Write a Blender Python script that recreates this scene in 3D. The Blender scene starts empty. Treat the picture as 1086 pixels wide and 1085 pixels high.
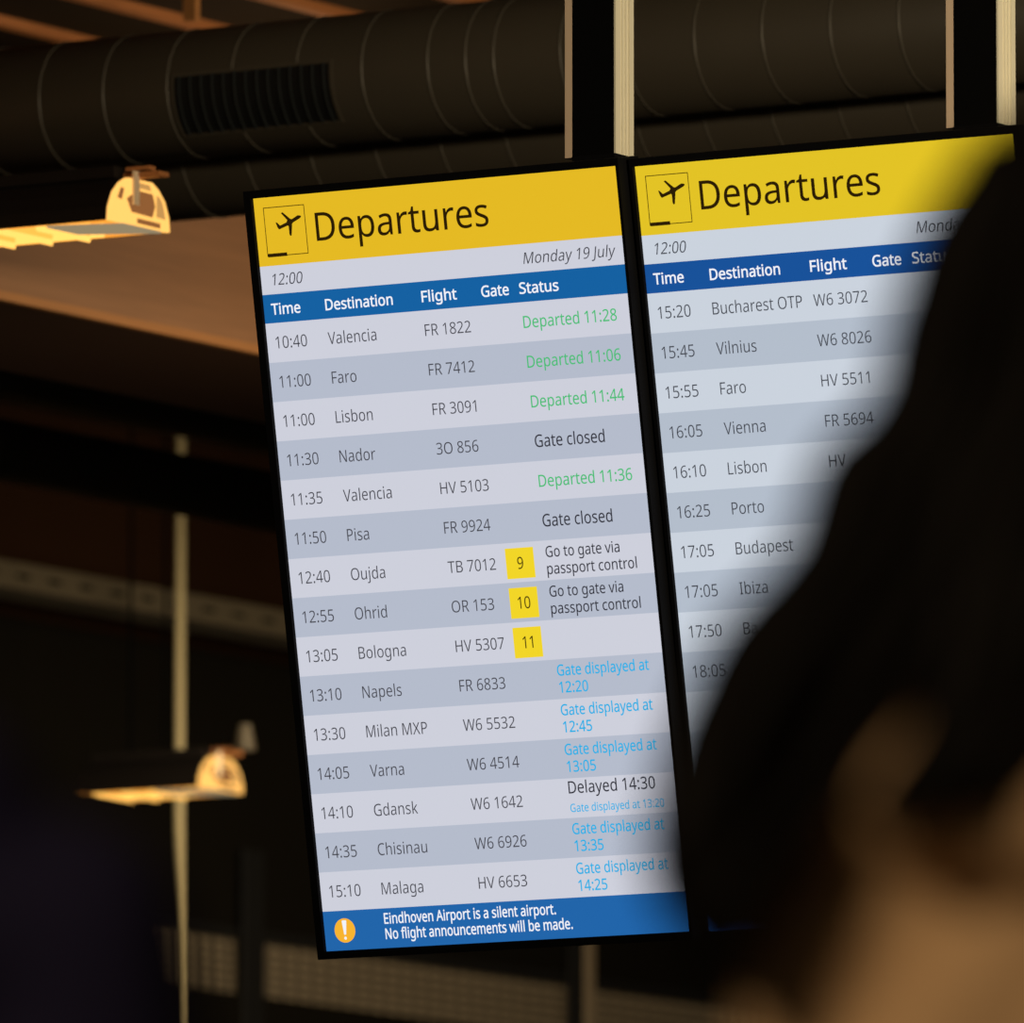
import bpy, bmesh, math, random
from mathutils import Vector, Matrix
random.seed(7)
SC = bpy.context.scene
COL = SC.collection
R = math.radians
# ---------------------------------------------------------------- camera
F = 14000.0                      # focal length in pixels of the 1086x1085 frame (long telephoto)
PITCH = 0.12146525
CAMZ = 0.70
HALL = R(31.5)                   # camera heading against the hall axes (x along the display row, y into the hall)
CH, SH = math.cos(HALL), math.sin(HALL)
def cw(a, b, z):                 # right / ahead of the camera / up  ->  hall coordinates
    return Vector((a * CH - b * SH, a * SH + b * CH, z))
cam = bpy.data.cameras.new('camera'); camo = bpy.data.objects.new('camera', cam); COL.objects.link(camo)
cam.sensor_fit = 'HORIZONTAL'; cam.sensor_width = 36.0; cam.lens = F / 1086 * 36.0
cam.clip_start = 0.1; cam.clip_end = 400
camo.location = (0, 0, CAMZ); camo.rotation_euler = (R(90) + PITCH, 0, HALL)
cam.dof.use_dof = True; cam.dof.focus_distance = 21.06; cam.dof.aperture_fstop = 9.0
cam.dof.aperture_blades = 0
SC.camera = camo
def ray(px, py):
    dx, dz = (px - 543.0) / F, (542.5 - py) / F
    cp, sp = math.cos(PITCH), math.sin(PITCH)
    return cw(dx, cp - dz * sp, sp + dz * cp), cp - dz * sp
def at(px, py, depth):           # the point seen at a pixel, a given distance ahead
    d, b = ray(px, py); t = depth / b
    return Vector((d.x * t, d.y * t, CAMZ + d.z * t))
def atX(px, py, X):
    d, b = ray(px, py); t = X / d.x
    return Vector((X, d.y * t, CAMZ + d.z * t))
def atY(px, py, Y):
    d, b = ray(px, py); t = Y / d.y
    return Vector((d.x * t, Y, CAMZ + d.z * t))
# ---------------------------------------------------------------- world, exposure, added unseen lights
w = bpy.data.worlds.new('hall_dusk'); SC.world = w; w.use_nodes = True
w.node_tree.nodes['Background'].inputs[0].default_value = (1.0, 0.80, 0.55, 1)
w.node_tree.nodes['Background'].inputs[1].default_value = 0.035
SC.view_settings.view_transform = 'Standard'; SC.view_settings.look = 'None'
SC.view_settings.exposure = 0.0; SC.view_settings.gamma = 1.0; SC.view_settings.use_curve_mapping = False
def area(name, loc, target, sx, sy, power, col, spread=180):
    l = bpy.data.lights.new(name, 'AREA'); l.shape = 'RECTANGLE'; l.size = sx; l.size_y = sy; l.energy = power; l.color = col
    l.spread = R(spread)
    o = bpy.data.objects.new(name, l); COL.objects.link(o); o.location = loc
    o.rotation_euler = (Vector(target) - Vector(loc)).to_track_quat('-Z', 'Y').to_euler()
    return o
POST_AIM = at(665, 60, 20.6)
area('added_light_right', POST_AIM + Vector((4.0, -1.9, 0.25)), POST_AIM, 1.2, 0.4, 42, (1.0, 0.83, 0.58), 70)  # unseen light without a fixture, added to brighten the post sides
area('added_light_front', cw(-2.6, 2.5, 4.2), cw(0.2, 6.3, 1.25), 1.0, 0.3, 20, (1.0, 0.74, 0.44), 70)  # unseen light added to warm the beige sweater
area('added_light_far', at(900, 700, 31), at(400, 1040, 38), 1.5, 0.4, 48, (1.0, 0.84, 0.58), 80)  # unseen light added to lift the long wall and its panels
BEAM_AIM = at(150, 300, 26.0)
area('added_light_behind', BEAM_AIM + Vector((1.6, 1.1, -0.45)), BEAM_AIM, 0.8, 0.2, 7.2, (1.0, 0.76, 0.48), 110)  # unseen light added to brighten the tan beam from the right
area('added_light_roof', BEAM_AIM + Vector((-0.3, 1.4, 0.35)), at(120, 8, 27.0), 0.8, 0.2, 0.9, (1.0, 0.74, 0.45), 120)  # unseen uplight added behind the ducts for the roof joists
# ---------------------------------------------------------------- materials
def lin(c):
    c = c / 255.0
    return c / 12.92 if c <= 0.04045 else ((c + 0.055) / 1.055) ** 2.4
def L3(rgb): return (lin(rgb[0]), lin(rgb[1]), lin(rgb[2]), 1)
def mat(name, rgb, rough=0.6, metal=0.0, noise=0.0, scale=8.0, spec=0.5):
    m = bpy.data.materials.new(name); m.use_nodes = True; nt = m.node_tree; b = nt.nodes['Principled BSDF']
    b.inputs['Base Color'].default_value = L3(rgb); b.inputs['Roughness'].default_value = rough; b.inputs['Metallic'].default_value = metal
    b.inputs['Specular IOR Level'].default_value = spec
    if noise:
        tc = nt.nodes.new('ShaderNodeTexCoord'); nz = nt.nodes.new('ShaderNodeTexNoise'); nz.inputs['Scale'].default_value = scale; nz.inputs['Detail'].default_value = 5
        mx = nt.nodes.new('ShaderNodeMixRGB'); c = L3(rgb)
        mx.inputs[1].default_value = [x * (1 - noise) for x in c[:3]] + [1]; mx.inputs[2].default_value = [min(1, x * (1 + noise)) for x in c[:3]] + [1]
        nt.links.new(tc.outputs['Object'], nz.inputs['Vector']); nt.links.new(nz.outputs['Fac'], mx.inputs[0]); nt.links.new(mx.outputs[0], b.inputs['Base Color'])
    return m
def glow(name, rgb, strength=1.0):
    m = bpy.data.materials.new(name); m.use_nodes = True; nt = m.node_tree; nt.nodes.clear()
    e = nt.nodes.new('ShaderNodeEmission'); e.inputs[0].default_value = L3(rgb); e.inputs[1].default_value = strength
    o = nt.nodes.new('ShaderNodeOutputMaterial'); nt.links.new(e.outputs[0], o.inputs[0])
    return m
def wood(name, rgb, scale=6.0):
    m = mat(name, rgb, 0.65); nt = m.node_tree; b = nt.nodes['Principled BSDF']
    tc = nt.nodes.new('ShaderNodeTexCoord'); mp = nt.nodes.new('ShaderNodeMapping'); mp.inputs['Scale'].default_value = (14, 0.7, 14)
    nz = nt.nodes.new('ShaderNodeTexNoise'); nz.inputs['Scale'].default_value = scale; nz.inputs['Detail'].default_value = 6
    mx = nt.nodes.new('ShaderNodeMixRGB'); c = L3(rgb)
    mx.inputs[1].default_value = [x * .78 for x in c[:3]] + [1]; mx.inputs[2].default_value = [x * 1.2 for x in c[:3]] + [1]
    nt.links.new(tc.outputs['Object'], mp.inputs[0]); nt.links.new(mp.outputs[0], nz.inputs['Vector']); nt.links.new(nz.outputs['Fac'], mx.inputs[0]); nt.links.new(mx.outputs[0], b.inputs['Base Color'])
    return m
M = {
 'black': mat('black_plastic', (5, 5, 6), .7, spec=.06), 'black_matt': mat('black_matt_paint', (4, 4, 4), .9, spec=.03),
 'alu': mat('anodised_aluminium', (186, 180, 158), .45, .2), 'alu_edge': mat('aluminium_edge', (184, 162, 138), .5, .2),
 'duct': mat('dull_galvanised_duct', (76, 69, 57), .5, .1, .12, 5), 'duct_seam': mat('duct_seam_metal', (98, 92, 80), .45, .1),
 'dark_duct': mat('dark_duct_paint', (112, 112, 98), .6, 0, .15, 4), 'grille': mat('grille_black', (8, 9, 9), .6), 'slat': mat('grille_slat', (52, 56, 56), .5, .4),
 'wood': wood('stained_timber', (176, 112, 62)), 'wood_panel': wood('tan_timber_panel', (156, 112, 76)), 'wood_edge': wood('lit_timber_edging', (184, 126, 70)), 'wood_dark': wood('dark_timber', (78, 50, 32)), 'deck': mat('roof_deck', (52, 42, 32), .9, 0, .2, 2, spec=.05),
 'wall': mat('dark_wall_cladding', (46, 27, 14), .9, 0, .2, 1.2, spec=.05), 'wall_low': mat('charcoal_panel', (21, 18, 13), .95, 0, .1, 2, spec=.03),
 'floor': mat('grey_stone_floor', (110, 102, 92), .5, 0, .15, 3),
 'housing': mat('bronze_housing', (30, 24, 20), .5, .3), 'tray': mat('perforated_steel', (78, 68, 52), .6, .1, .15, 20),
 'pole': mat('painted_steel_pole', (190, 172, 130), .5, .1), 'panel': mat('ribbed_glass_panel', (142, 126, 102), .45, 0, .12, 3), 'muntin': mat('panel_glazing_bar', (96, 84, 68), .6),
 'frame': mat('dark_window_frame', (16, 14, 12), .6), 'frame_pale': mat('pale_column_paint', (140, 122, 98), .6),
 'hair': mat('dark_brown_hair', (8, 6, 5), .6, 0, .3, 40, spec=.06), 'skin': mat('skin', (190, 135, 105), .55), 'lip': mat('lips', (150, 80, 75), .5), 'eye': mat('eye_white', (225, 222, 215), .3),
 'beige': mat('beige_knit', (184, 151, 114), .9, 0, .12, 30), 'navy': mat('navy_jacket_cloth', (28, 26, 50), .9, 0, .2, 12, spec=.1), 'trouser': mat('charcoal_trousers', (40, 40, 46), .9), 'shoe': mat('black_leather_shoe', (16, 15, 15), .4),
 'lamp': glow('lamp_glow', (255, 190, 95), 1.6), 'blade': glow('lit_louvre_blade', (255, 172, 70), 1.4), 'rail': glow('lit_louvre_rail', (255, 190, 92), 1.6), 'reflector': glow('lit_reflector', (246, 156, 54), 1.25), 'cap': glow('lit_end_cap', (255, 190, 98), 1.35), 'cap_dim': glow('lit_end_cap_recess', (146, 94, 52), 1.0), 'cap_slot': glow('lit_end_cap_slot', (202, 150, 84), 1.0), 'cap_plate': glow('lit_end_plate', (150, 134, 104), 1.0), 'strap': mat('cream_hanger_strap', (240, 212, 175), .6),
}
# ---------------------------------------------------------------- mesh helpers
def obj(name, bm, mats, parent=None, loc=None, smooth=False):
    me = bpy.data.meshes.new(name); bm.to_mesh(me); bm.free()
    for m in (mats if isinstance(mats, (list, tuple)) else [mats]): me.materials.append(m)
    if smooth:
        for p in me.polygons: p.use_smooth = True
    o = bpy.data.objects.new(name, me); COL.objects.link(o)
    if parent: o.parent = parent
    if loc is not None: o.location = loc
    return o
def tag(o, label, cat, group=None, kind=None):
    o['label'] = label; o['category'] = cat
    if group: o['group'] = group
    if kind: o['kind'] = kind
    return o
def empty(name, loc, rot=(0, 0, 0)):
    o = bpy.data.objects.new(name, None); COL.objects.link(o); o.location = loc; o.rotation_euler = rot; o.empty_display_size = .1
    return o
def struct(o, label=None):
    o['kind'] = 'structure'
    if label: o['label'] = label
    return o
def box(bm, x0, y0, z0, x1, y1, z1, mi=0, bevel=0.0):
    r = bmesh.ops.create_cube(bm, size=1.0)
    for v in r['verts']:
        v.co = Vector((x0 + (v.co.x + .5) * (x1 - x0), y0 + (v.co.y + .5) * (y1 - y0), z0 + (v.co.z + .5) * (z1 - z0)))
    fs = set(f for v in r['verts'] for f in v.link_faces)
    for f in fs: f.material_index = mi
    if bevel:
        es = list(set(e for v in r['verts'] for e in v.link_edges))
        q = bmesh.ops.bevel(bm, geom=es, offset=bevel, segments=2, profile=.7, affect='EDGES')
        for f in q['faces']: f.material_index = mi
    return bm
def BM(): return bmesh.new()
def quad(bm, pts, mi=0):
    f = bm.faces.new([bm.verts.new(p) for p in pts]); f.material_index = mi; return f
def prism(bm, poly, h0, h1, axis='y', mi=0):      # a polygon given in two axes, drawn out along the third
    def P(p, h): return {'y': (p[0], h, p[1]), 'x': (h, p[0], p[1]), 'z': (p[0], p[1], h)}[axis]
    a = [bm.verts.new(P(p, h0)) for p in poly]; b = [bm.verts.new(P(p, h1)) for p in poly]; n = len(poly)
    fs = [bm.faces.new(a), bm.faces.new(b[::-1])] + [bm.faces.new((a[i], b[i], b[(i + 1) % n], a[(i + 1) % n])) for i in range(n)]
    for f in fs: f.material_index = mi
    return fs
def tube(bm, pts, radii, n=10, mi=0, cap=True):
    pts = [Vector(p) for p in pts]; rings = []; up = Vector((.31, .2, .93)).normalized()
    for i, p in enumerate(pts):
        d = (pts[min(i + 1, len(pts) - 1)] - pts[max(i - 1, 0)]).normalized()
        s = d.cross(up)
        if s.length < 1e-3: s = d.cross(Vector((1, 0, 0)))
        s.normalize(); t = s.cross(d).normalized(); up = t
        rings.append([bm.verts.new(p + (s * math.cos(k * 2 * math.pi / n) + t * math.sin(k * 2 * math.pi / n)) * radii[i]) for k in range(n)])
    for i in range(len(rings) - 1):
        for k in range(n):
            f = bm.faces.new((rings[i][k], rings[i][(k + 1) % n], rings[i + 1][(k + 1) % n], rings[i + 1][k])); f.material_index = mi
    if cap:
        bm.faces.new(rings[0][::-1]).material_index = mi; bm.faces.new(rings[-1]).material_index = mi
def ell(bm, c, r, seg=20, rings=14, rot=None):
    q = bmesh.ops.create_uvsphere(bm, u_segments=seg, v_segments=rings, radius=1.0)
    for v in q['verts']:
        p = Vector((v.co.x * r[0], v.co.y * r[1], v.co.z * r[2]))
        if rot: p = rot @ p
        v.co = p + Vector(c)
def capsules(bm, pts, radii):                      # tapered limb: overlapping frusta and balls, fused afterwards
    for i in range(len(pts)):
        ell(bm, pts[i], (radii[i],) * 3, 14, 10)
        if i: tube(bm, [pts[i - 1], pts[i]], [radii[i - 1], radii[i]], 14)
def fuse(name, bm, voxel, m, parent, smooth_n=4):  # one continuous closed surface
    o = obj(name + '_tmp', bm, m)
    r = o.modifiers.new('r', 'REMESH'); r.mode = 'VOXEL'; r.voxel_size = voxel; r.use_smooth_shade = True
    s = o.modifiers.new('s', 'SMOOTH'); s.factor = .5; s.iterations = smooth_n
    dg = bpy.context.evaluated_depsgraph_get(); dg.update()
    me = bpy.data.meshes.new_from_object(o.evaluated_get(dg)); me.name = name
    bpy.data.objects.remove(o)
    if not me.materials: me.materials.append(m)
    for p in me.polygons: p.use_smooth = True
    r = bpy.data.objects.new(name, me); COL.objects.link(r); r.parent = parent
    return r
# ================================================================ hall shell
XW = at(200, 700, 37).x                                   # long side wall of the hall, seen at a slant
struct(obj('floor', box(BM(), XW - 1, -8, -.1, 9, 42, 0), M['floor']))
struct(obj('wall_left', box(BM(), XW - .3, -8, 0, XW, 42, 5.45), M['wall']))
struct(obj('wall_back', box(BM(), XW - .3, 41.7, 0, 9, 42, 5.45), M['wall']))
JZX = at(130, 12, 27.0).z
struct(obj('ceiling', box(BM(), XW - .3, 12, 5.42, -2, 42, 5.55), M['deck']))
struct(obj('trim_6', box(BM(), XW - .3, 12, JZX + .021, -2, 24.6, JZX + .06), M['deck']))
# panelled band and glazed strip on the long wall
ytop = atX(200, 690, XW); g_top = atX(390, 1018, XW).z; g_bot = atX(390, 1077, XW).z
b = BM(); box(b, XW, 12, g_top + .03, XW + .05, 41.6, atX(200, 690, XW).z)
struct(obj('trim_1', b, M['wall_low']))
def Yat(px, py=1040, dx=.03): return atX(px, py, XW + dx).y
edges = [(-330, 255), (285, 603), (632, 960)]
for i, (xa, xb) in enumerate(edges):
    ya, yb = Yat(xa), Yat(xb)
    t = struct(empty('window_%d' % (i + 1), (XW + .012, (ya + yb) / 2, g_bot)))
    t['label'] = 'dim gridded glass panel low on the long wall'
    hw, hh = (yb - ya) / 2, g_top - g_bot
    obj('pane', box(BM(), -.01, -hw, 0, .01, hw, hh), M['panel'], t)
    b = BM(); n = max(2, int(2 * hw / .075))
    for k in range(n + 1): y = -hw + 2 * hw * k / n; box(b, .01, y - .007, 0, .02, y + .007, hh)
    for k in range(7): z = hh * k / 6; box(b, .01, -hw, z - .006, .02, hw, z + .006)
    obj('window_frame', b, M['muntin'], t)
b = BM(); box(b, XW, 12, g_bot - .5, XW + .09, 41.6, g_bot)
struct(obj('trim_2', b, M['wall_low']))
b = BM(); box(b, XW, 12, g_top, XW + .06, 41.6, g_top + .03); struct(obj('trim_3', b, M['frame']))
def column(xa, xb, m, name, label, dep):
    ya, yb = Yat(xa, 1040, .09 + dep), Yat(xb, 1040, .09 + dep)
    o = obj(name, box(BM(), -.0, -(yb - ya) / 2, 0, dep, (yb - ya) / 2, g_top + .25, 0, .004), m, None, (XW + .09, (ya + yb) / 2, 0))
    o['kind'] = 'structure'; o['label'] = label
column(259, 281, M['frame'], 'column', 'dark wall post below the lower left corner of the left display', .012)
column(606, 620, M['frame'], 'column', 'dark wall post below the right end of the left display', .012)
column(621, 631, M['frame_pale'], 'column', 'pale slim wall post beside the dark post, below the left display', .014)
# roof joists running into the hall
JZ = 5.04
pj = at(130, 12, 27.0); JX0 = pj.x; JZ = pj.z
STEP = at(330, 10, 27.0) ; STEP = at(328, 12, 27.0 - 1.0).x - JX0
STEP = .328
for k in range(-4, 12):
    x = JX0 + k * STEP
    o = obj('roof_beam', box(BM(), -.016, 0, 0, .016, 10.1, .021), M['wood'], None, (x, 14.5, JZ))
    o['kind'] = 'structure'; o['label'] = 'timber roof joist under the dark roof deck'
# deep timber beam brightened by an added unseen light
pb = at(130, 336, 26.0); XB, ZB = pb.x, pb.z
b = BM(); box(b, XB - .16, 15.5, ZB, XB, 34, ZB + .30)
struct(obj('roof_beam', b, M['wood_panel']), 'deep timber beam glowing tan behind the upper lamp')
b = BM(); box(b, XB - .012, 15.5, ZB - .018, XB + .006, 34, ZB)
struct(obj('trim_4', b, M['wood_edge']), 'timber edge strip along the underside of the deep tan beam')  # light catching the beam's lower edge is put into this paler wood colour
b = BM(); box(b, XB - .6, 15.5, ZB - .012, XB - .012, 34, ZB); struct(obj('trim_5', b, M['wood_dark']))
# short upright between the joists, above the grille
ph = at(203, 22, 26.4)
o = obj('column', box(BM(), -.015, -.008, 0, .015, .008, JZ + .021 - ph.z), M['wood_edge'], None, ph); struct(o, 'short timber upright above the grille, at the top edge')  # light on the upright is put into its paler wood colour
# ================================================================ ducts
def duct(name, label, pc, length0, length1, rad, axis, m, seams, seam_m, group=None, extra=()):
    t = empty(name, pc); tag(t, label, 'air duct', group)
    A = {'x': lambda s: Vector((s, 0, 0)), 'y': lambda s: Vector((0, s, 0))}[axis]
    b = BM(); tube(b, [A(length0), A(length1)], [rad, rad], 56); obj('duct_body', b, m, t, smooth=False)
    for p in t.children[0].data.polygons: p.use_smooth = len(p.vertices) == 4
    n = 64; h = .0014; wd = .0028; b = BM()
    rr = [[b.verts.new(A(dx) + (Vector((0, math.cos(k * 2 * math.pi / n), math.sin(k * 2 * math.pi / n))) if axis == 'x' else Vector((math.cos(k * 2 * math.pi / n), 0, math.sin(k * 2 * math.pi / n)))) * (rad + dr)) for k in range(n)] for dx, dr in ((-wd, -.001), (-wd / 2, h), (wd / 2, h), (wd, -.001))]
    for i in range(3):
        for k in range(n): b.faces.new((rr[i][k], rr[i][(k + 1) % n], rr[i + 1][(k + 1) % n], rr[i + 1][k]))
    ring = obj('seam_ring', b, seam_m, t, A(seams[0]), smooth=True)
    for s in seams[1:]:
        q = ring.copy(); COL.objects.link(q); q.parent = t; q.location = A(s)
    return t
def px2m(depth): return depth / F
Y1 = at(543, 68, 24.2).y
c1 = atY(543, 68, Y1)
d1 = duct('ventilation_duct', 'big round ventilation duct with black grille, upper one of the two behind the displays', c1, -3.4, 3.0, 70 * 24.3 / F, 'x', M['duct'], [k * .1436 + .033 for k in range(-9, 9)] + [-.028], M['duct_seam'], 'round ducts above the displays')
Y2 = Y1 + .262
c2 = atY(543, 128, Y2)
d2 = duct('ventilation_duct', 'plain round ventilation duct half hidden below the duct with the grille', c2, -3.4, 3.0, 76 * 24.5 / F, 'x', M['duct'], [k * .1436 + .06 for k in range(-9, 9)], M['duct_seam'], 'round ducts above the displays')
# black grille on the upper duct
RAD1 = 70 * 24.3 / F
gl, gr = atY(188, 118, Y1 - .11), atY(353, 104, Y1 - .11)
gw = gr.x - gl.x; gcx = (gl.x + gr.x) / 2 - c1.x
def curved(bm, x0, x1, a0, a1, r0, r1, n=16):      # a strip wrapped on the duct
    V = [[bm.verts.new((x, -math.cos(R(a0 + (a1 - a0) * k / n)) * r, math.sin(R(a0 + (a1 - a0) * k / n)) * r)) for k in range(n + 1)] for x, r in ((x0, r0), (x0, r1), (x1, r1), (x1, r0))]
    for i in range(4):
        for k in range(n): bm.faces.new((V[i][k], V[i][k + 1], V[(i + 1) % 4][k + 1], V[(i + 1) % 4][k]))
    bm.faces.new([V[i][0] for i in range(4)]); bm.faces.new([V[i][n] for i in (3, 2, 1, 0)])
G0, G1 = -47.0, 6.0
g = empty('air_grille', (gcx, 0, 0)); g.parent = d1
b = BM(); curved(b, -gw / 2, gw / 2, G0, G1, RAD1 - .004, RAD1 + .0015); obj('backing', b, M['grille'], g)
b = BM()
for x0, x1, a0, a1 in ((-gw / 2 - .006, -gw / 2, G0, G1), (gw / 2, gw / 2 + .006, G0, G1), (-gw / 2 - .006, gw / 2 + .006, G1, G1 + 3), (-gw / 2 - .006, gw / 2 + .006, G0 - 3, G0)): curved(b, x0, x1, a0, a1, RAD1 - .004, RAD1 + .003)
obj('frame', b, M['duct'], g)
for k in range(14):
    b = BM(); curved(b, -.0011, .0011, G0, G1, RAD1, RAD1 + .006); obj('slat', b, M['slat'], g, (-gw / 2 + gw * (k + .5) / 14, 0, 0))
# dark ducts running into the hall on the left
for (px, py, dep, rpx, lab) in ((150, 506, 30.0, 33, 'dark duct crossing in front of the slim pole, lower one of the pair'), (150, 425, 30.6, 30, 'dark duct running into the hall just under the roof joists')):
    c = at(px, py, dep)
    duct('dark_duct', lab, c, -9, 5.5, rpx * dep / F, 'y', M['dark_duct'], [k * .6 - .2 for k in range(-3, 5)], M['dark_duct'], 'dark ducts under the roof')
# slim pole, cable tray
pt = at(191.5, 466, 34.4); pbm = at(191.5, 1010, 34.4)
t = empty('slim_pole', (pt.x, pt.y, 0)); tag(t, 'slim pale upright pole behind the small lamp on the left', 'pole')
b = BM(); tube(b, [(0, 0, .02), (0, 0, pt.z + .25)], [.0125, .0125], 20); obj('shaft', b, M['pole'], t, smooth=True)
b = BM(); tube(b, [(0, 0, 0), (0, 0, .02)], [.07, .07], 24); obj('foot_plate', b, M['pole'], t)
b = BM(); tube(b, [(0, 0, pt.z + .25), (0, 0, 5.42)], [.008, .008], 16); obj('hanger_rod', b, M['dark_duct'], t)
pc = at(150, 634, 35.0)
t = empty('cable_tray', pc); tag(t, 'long grey perforated cable tray crossing behind the slim pole', 'cable tray')
hh = 14 * 35.0 / F
b = BM(); box(b, -.012, -9, -hh, .0, 6, hh)
for k in range(60): box(b, .0, -4.5 + k * .15, -.006, .0015, -4.44 + k * .15, .006, 1)
obj('side_rail', b, [M['tray'], M['wall_low']], t)
b = BM(); box(b, -.16, -9, -hh, -.012, 6, -hh + .006); obj('tray_bed', b, M['tray'], t)
for y in (-5, -2, 1, 4): obj('hanger_rod', box(BM(), -.09, y - .006, hh * .2 - hh, -.078, y + .006, 5.42 - pc.z), M['dark_duct'], t)
# ================================================================ louvre lamps
def lamp(loc, label, length, cone=False):
    W2, H = .097, .083
    t = empty('louvre_lamp', loc); tag(t, label, 'pendant lamp', 'long louvre lamps hanging in the hall')
    bell = [(-W2, 0), (-W2 * .97, .025), (-W2 * .83, .053), (-W2 * .62, .072), (-W2 * .4, H), (W2 * .4, H), (W2 * .62, .072), (W2 * .83, .053), (W2 * .97, .025), (W2, 0)]
    n = len(bell); b = BM()                      # housing: bell section shell, open below
    inner = [(x * .94, z * .95) for x, z in bell]
    for pa, flip in ((bell, 0), (inner, 1)):
        A = [b.verts.new((-length, y, z)) for y, z in pa]; B = [b.verts.new((-.004, y, z)) for y, z in pa]
        for i in range(n - 1):
            q = (A[i], B[i], B[i + 1], A[i + 1]); b.faces.new(q if not flip else q[::-1]).material_index = flip
    prism(b, bell, -length - .003, -length, 'x', 0)
    obj('housing', b, [M['housing'], M['reflector']], t)
    c = empty('end_cap', (0, 0, 0)); c.parent = t
    # glowing end cap: rim, cross bars and recessed windows
    b = BM(); prism(b, bell, -.004, .002, 'x'); obj('cap_plate', b, M['cap'], c)
    w = lambda *p: [(y * W2, z) for y, z in p]
    b = BM(); prism(b, w((-.24, .023), (.46, .021), (.55, .042), (.46, .063), (-.05, .064), (-.4, .046)), .002, .003, 'x'); prism(b, w((-.05, .005), (.72, .004), (.72, .013), (-.05, .014)), .002, .003, 'x'); prism(b, w((-.72, .044), (-.58, .042), (-.5, .062), (-.6, .064)), .002, .003, 'x')
    obj('cap_window', b, M['cap_dim'], c)
    b = BM(); prism(b, w((.60, .023), (.90, .022), (.79, .058), (.60, .062)), .002, .003, 'x'); prism(b, w((-.05, .069), (.42, .068), (.36, .078), (-.05, .079)), .002, .003, 'x'); obj('cap_slot', b, M['cap_slot'], c)
    b = BM()
    for i in range(n - 1):
        (ya, za), (yb, zb) = bell[i], bell[i + 1]; k = .95
        prism(b, [(ya, za), (yb, zb), (yb * k, zb * .96 + .001), (ya * k, za * .96 + .001)], .002, .006, 'x')
    obj('cap_rim', b, M['cap'], c)
    b = BM(); box(b, -length + .02, -.012, .045, -.02, .012, .066); obj('lamp_tube', b, M['lamp'], t)
    L = BM(); box(L, -length, -W2 * .94, .001, -.13, -W2 * .9, .028); obj('louvre_rail', L, M['rail'], t); L = BM(); box(L, -length, W2 * .9, .001, -.13, W2 * .94, .028); obj('louvre_rail', L, M['rail'], t)
    k = 0; x = -.16
    while x > -length and k < 30:
        b = BM(); prism(b, [(x, -.006), (x - .006, .03), (x + .002, .03)], -W2 * .9, W2 * .9, 'y'); prism(b, [(x + .001, -.0075), (x - .004, .004), (x + .003, .004)], -W2 * .9, W2 * .9, 'y', 1); obj('louvre_blade', b, [M['blade'], M['rail']], t); x -= .081; k += 1
    b = BM(); prism(b, [(-.135, -W2 * .94), (-.0, -W2 * .5), (-.0, W2 * .8), (-.135, W2 * .1)], -.004, .0, 'z'); obj('end_plate', b, M['cap_plate'], t)  # plain end plate; the lamplight on it is put in as a dim glow
    b = BM(); box(b, .008, -.03, .035, .012, -.012, .096); obj('hanger_strap', b, M['strap'], t)
    b = BM(); box(b, -length, -.03, H + .004, -.03, .03, H + .026, 0, .003); obj('mounting_rail', b, M['housing'], t)
    b = BM(); box(b, -.02, -.016, H + .004, .055, .018, H + .012); box(b, -.02, -.010, H + .016, .03, .012, H + .024); obj('rail_end', b, M['wood'], t)  # orange lamplight on the dark rail's end is put into the timber colour
    for xx in (-min(.34, length * .45), -length + .1): obj('hanger_rod', box(BM(), xx - .003, -.003, H, xx + .003, .003, 5.42 - loc[2]), M['black_matt'], t)
    if cone:
        b = BM(); tube(b, [(.06, .02, .10), (.06, .02, .165)], [.028, .016], 20); obj('top_cup', b, M['tray'], t)
        b = BM(); box(b, -.02, -.02, H + .02, .08, .04, .105); obj('cup_bracket', b, M['housing'], t)
    return t
lamp(at(146, 240, 23.4), 'long lit louvre lamp at upper left, in front of the tan beam', 1.0)
lamp(at(233.5, 838.5, 33.0), 'small far louvre lamp glowing at lower left, crossing the slim pole', .37, True)
# ================================================================ departure displays
GLY = {}
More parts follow.
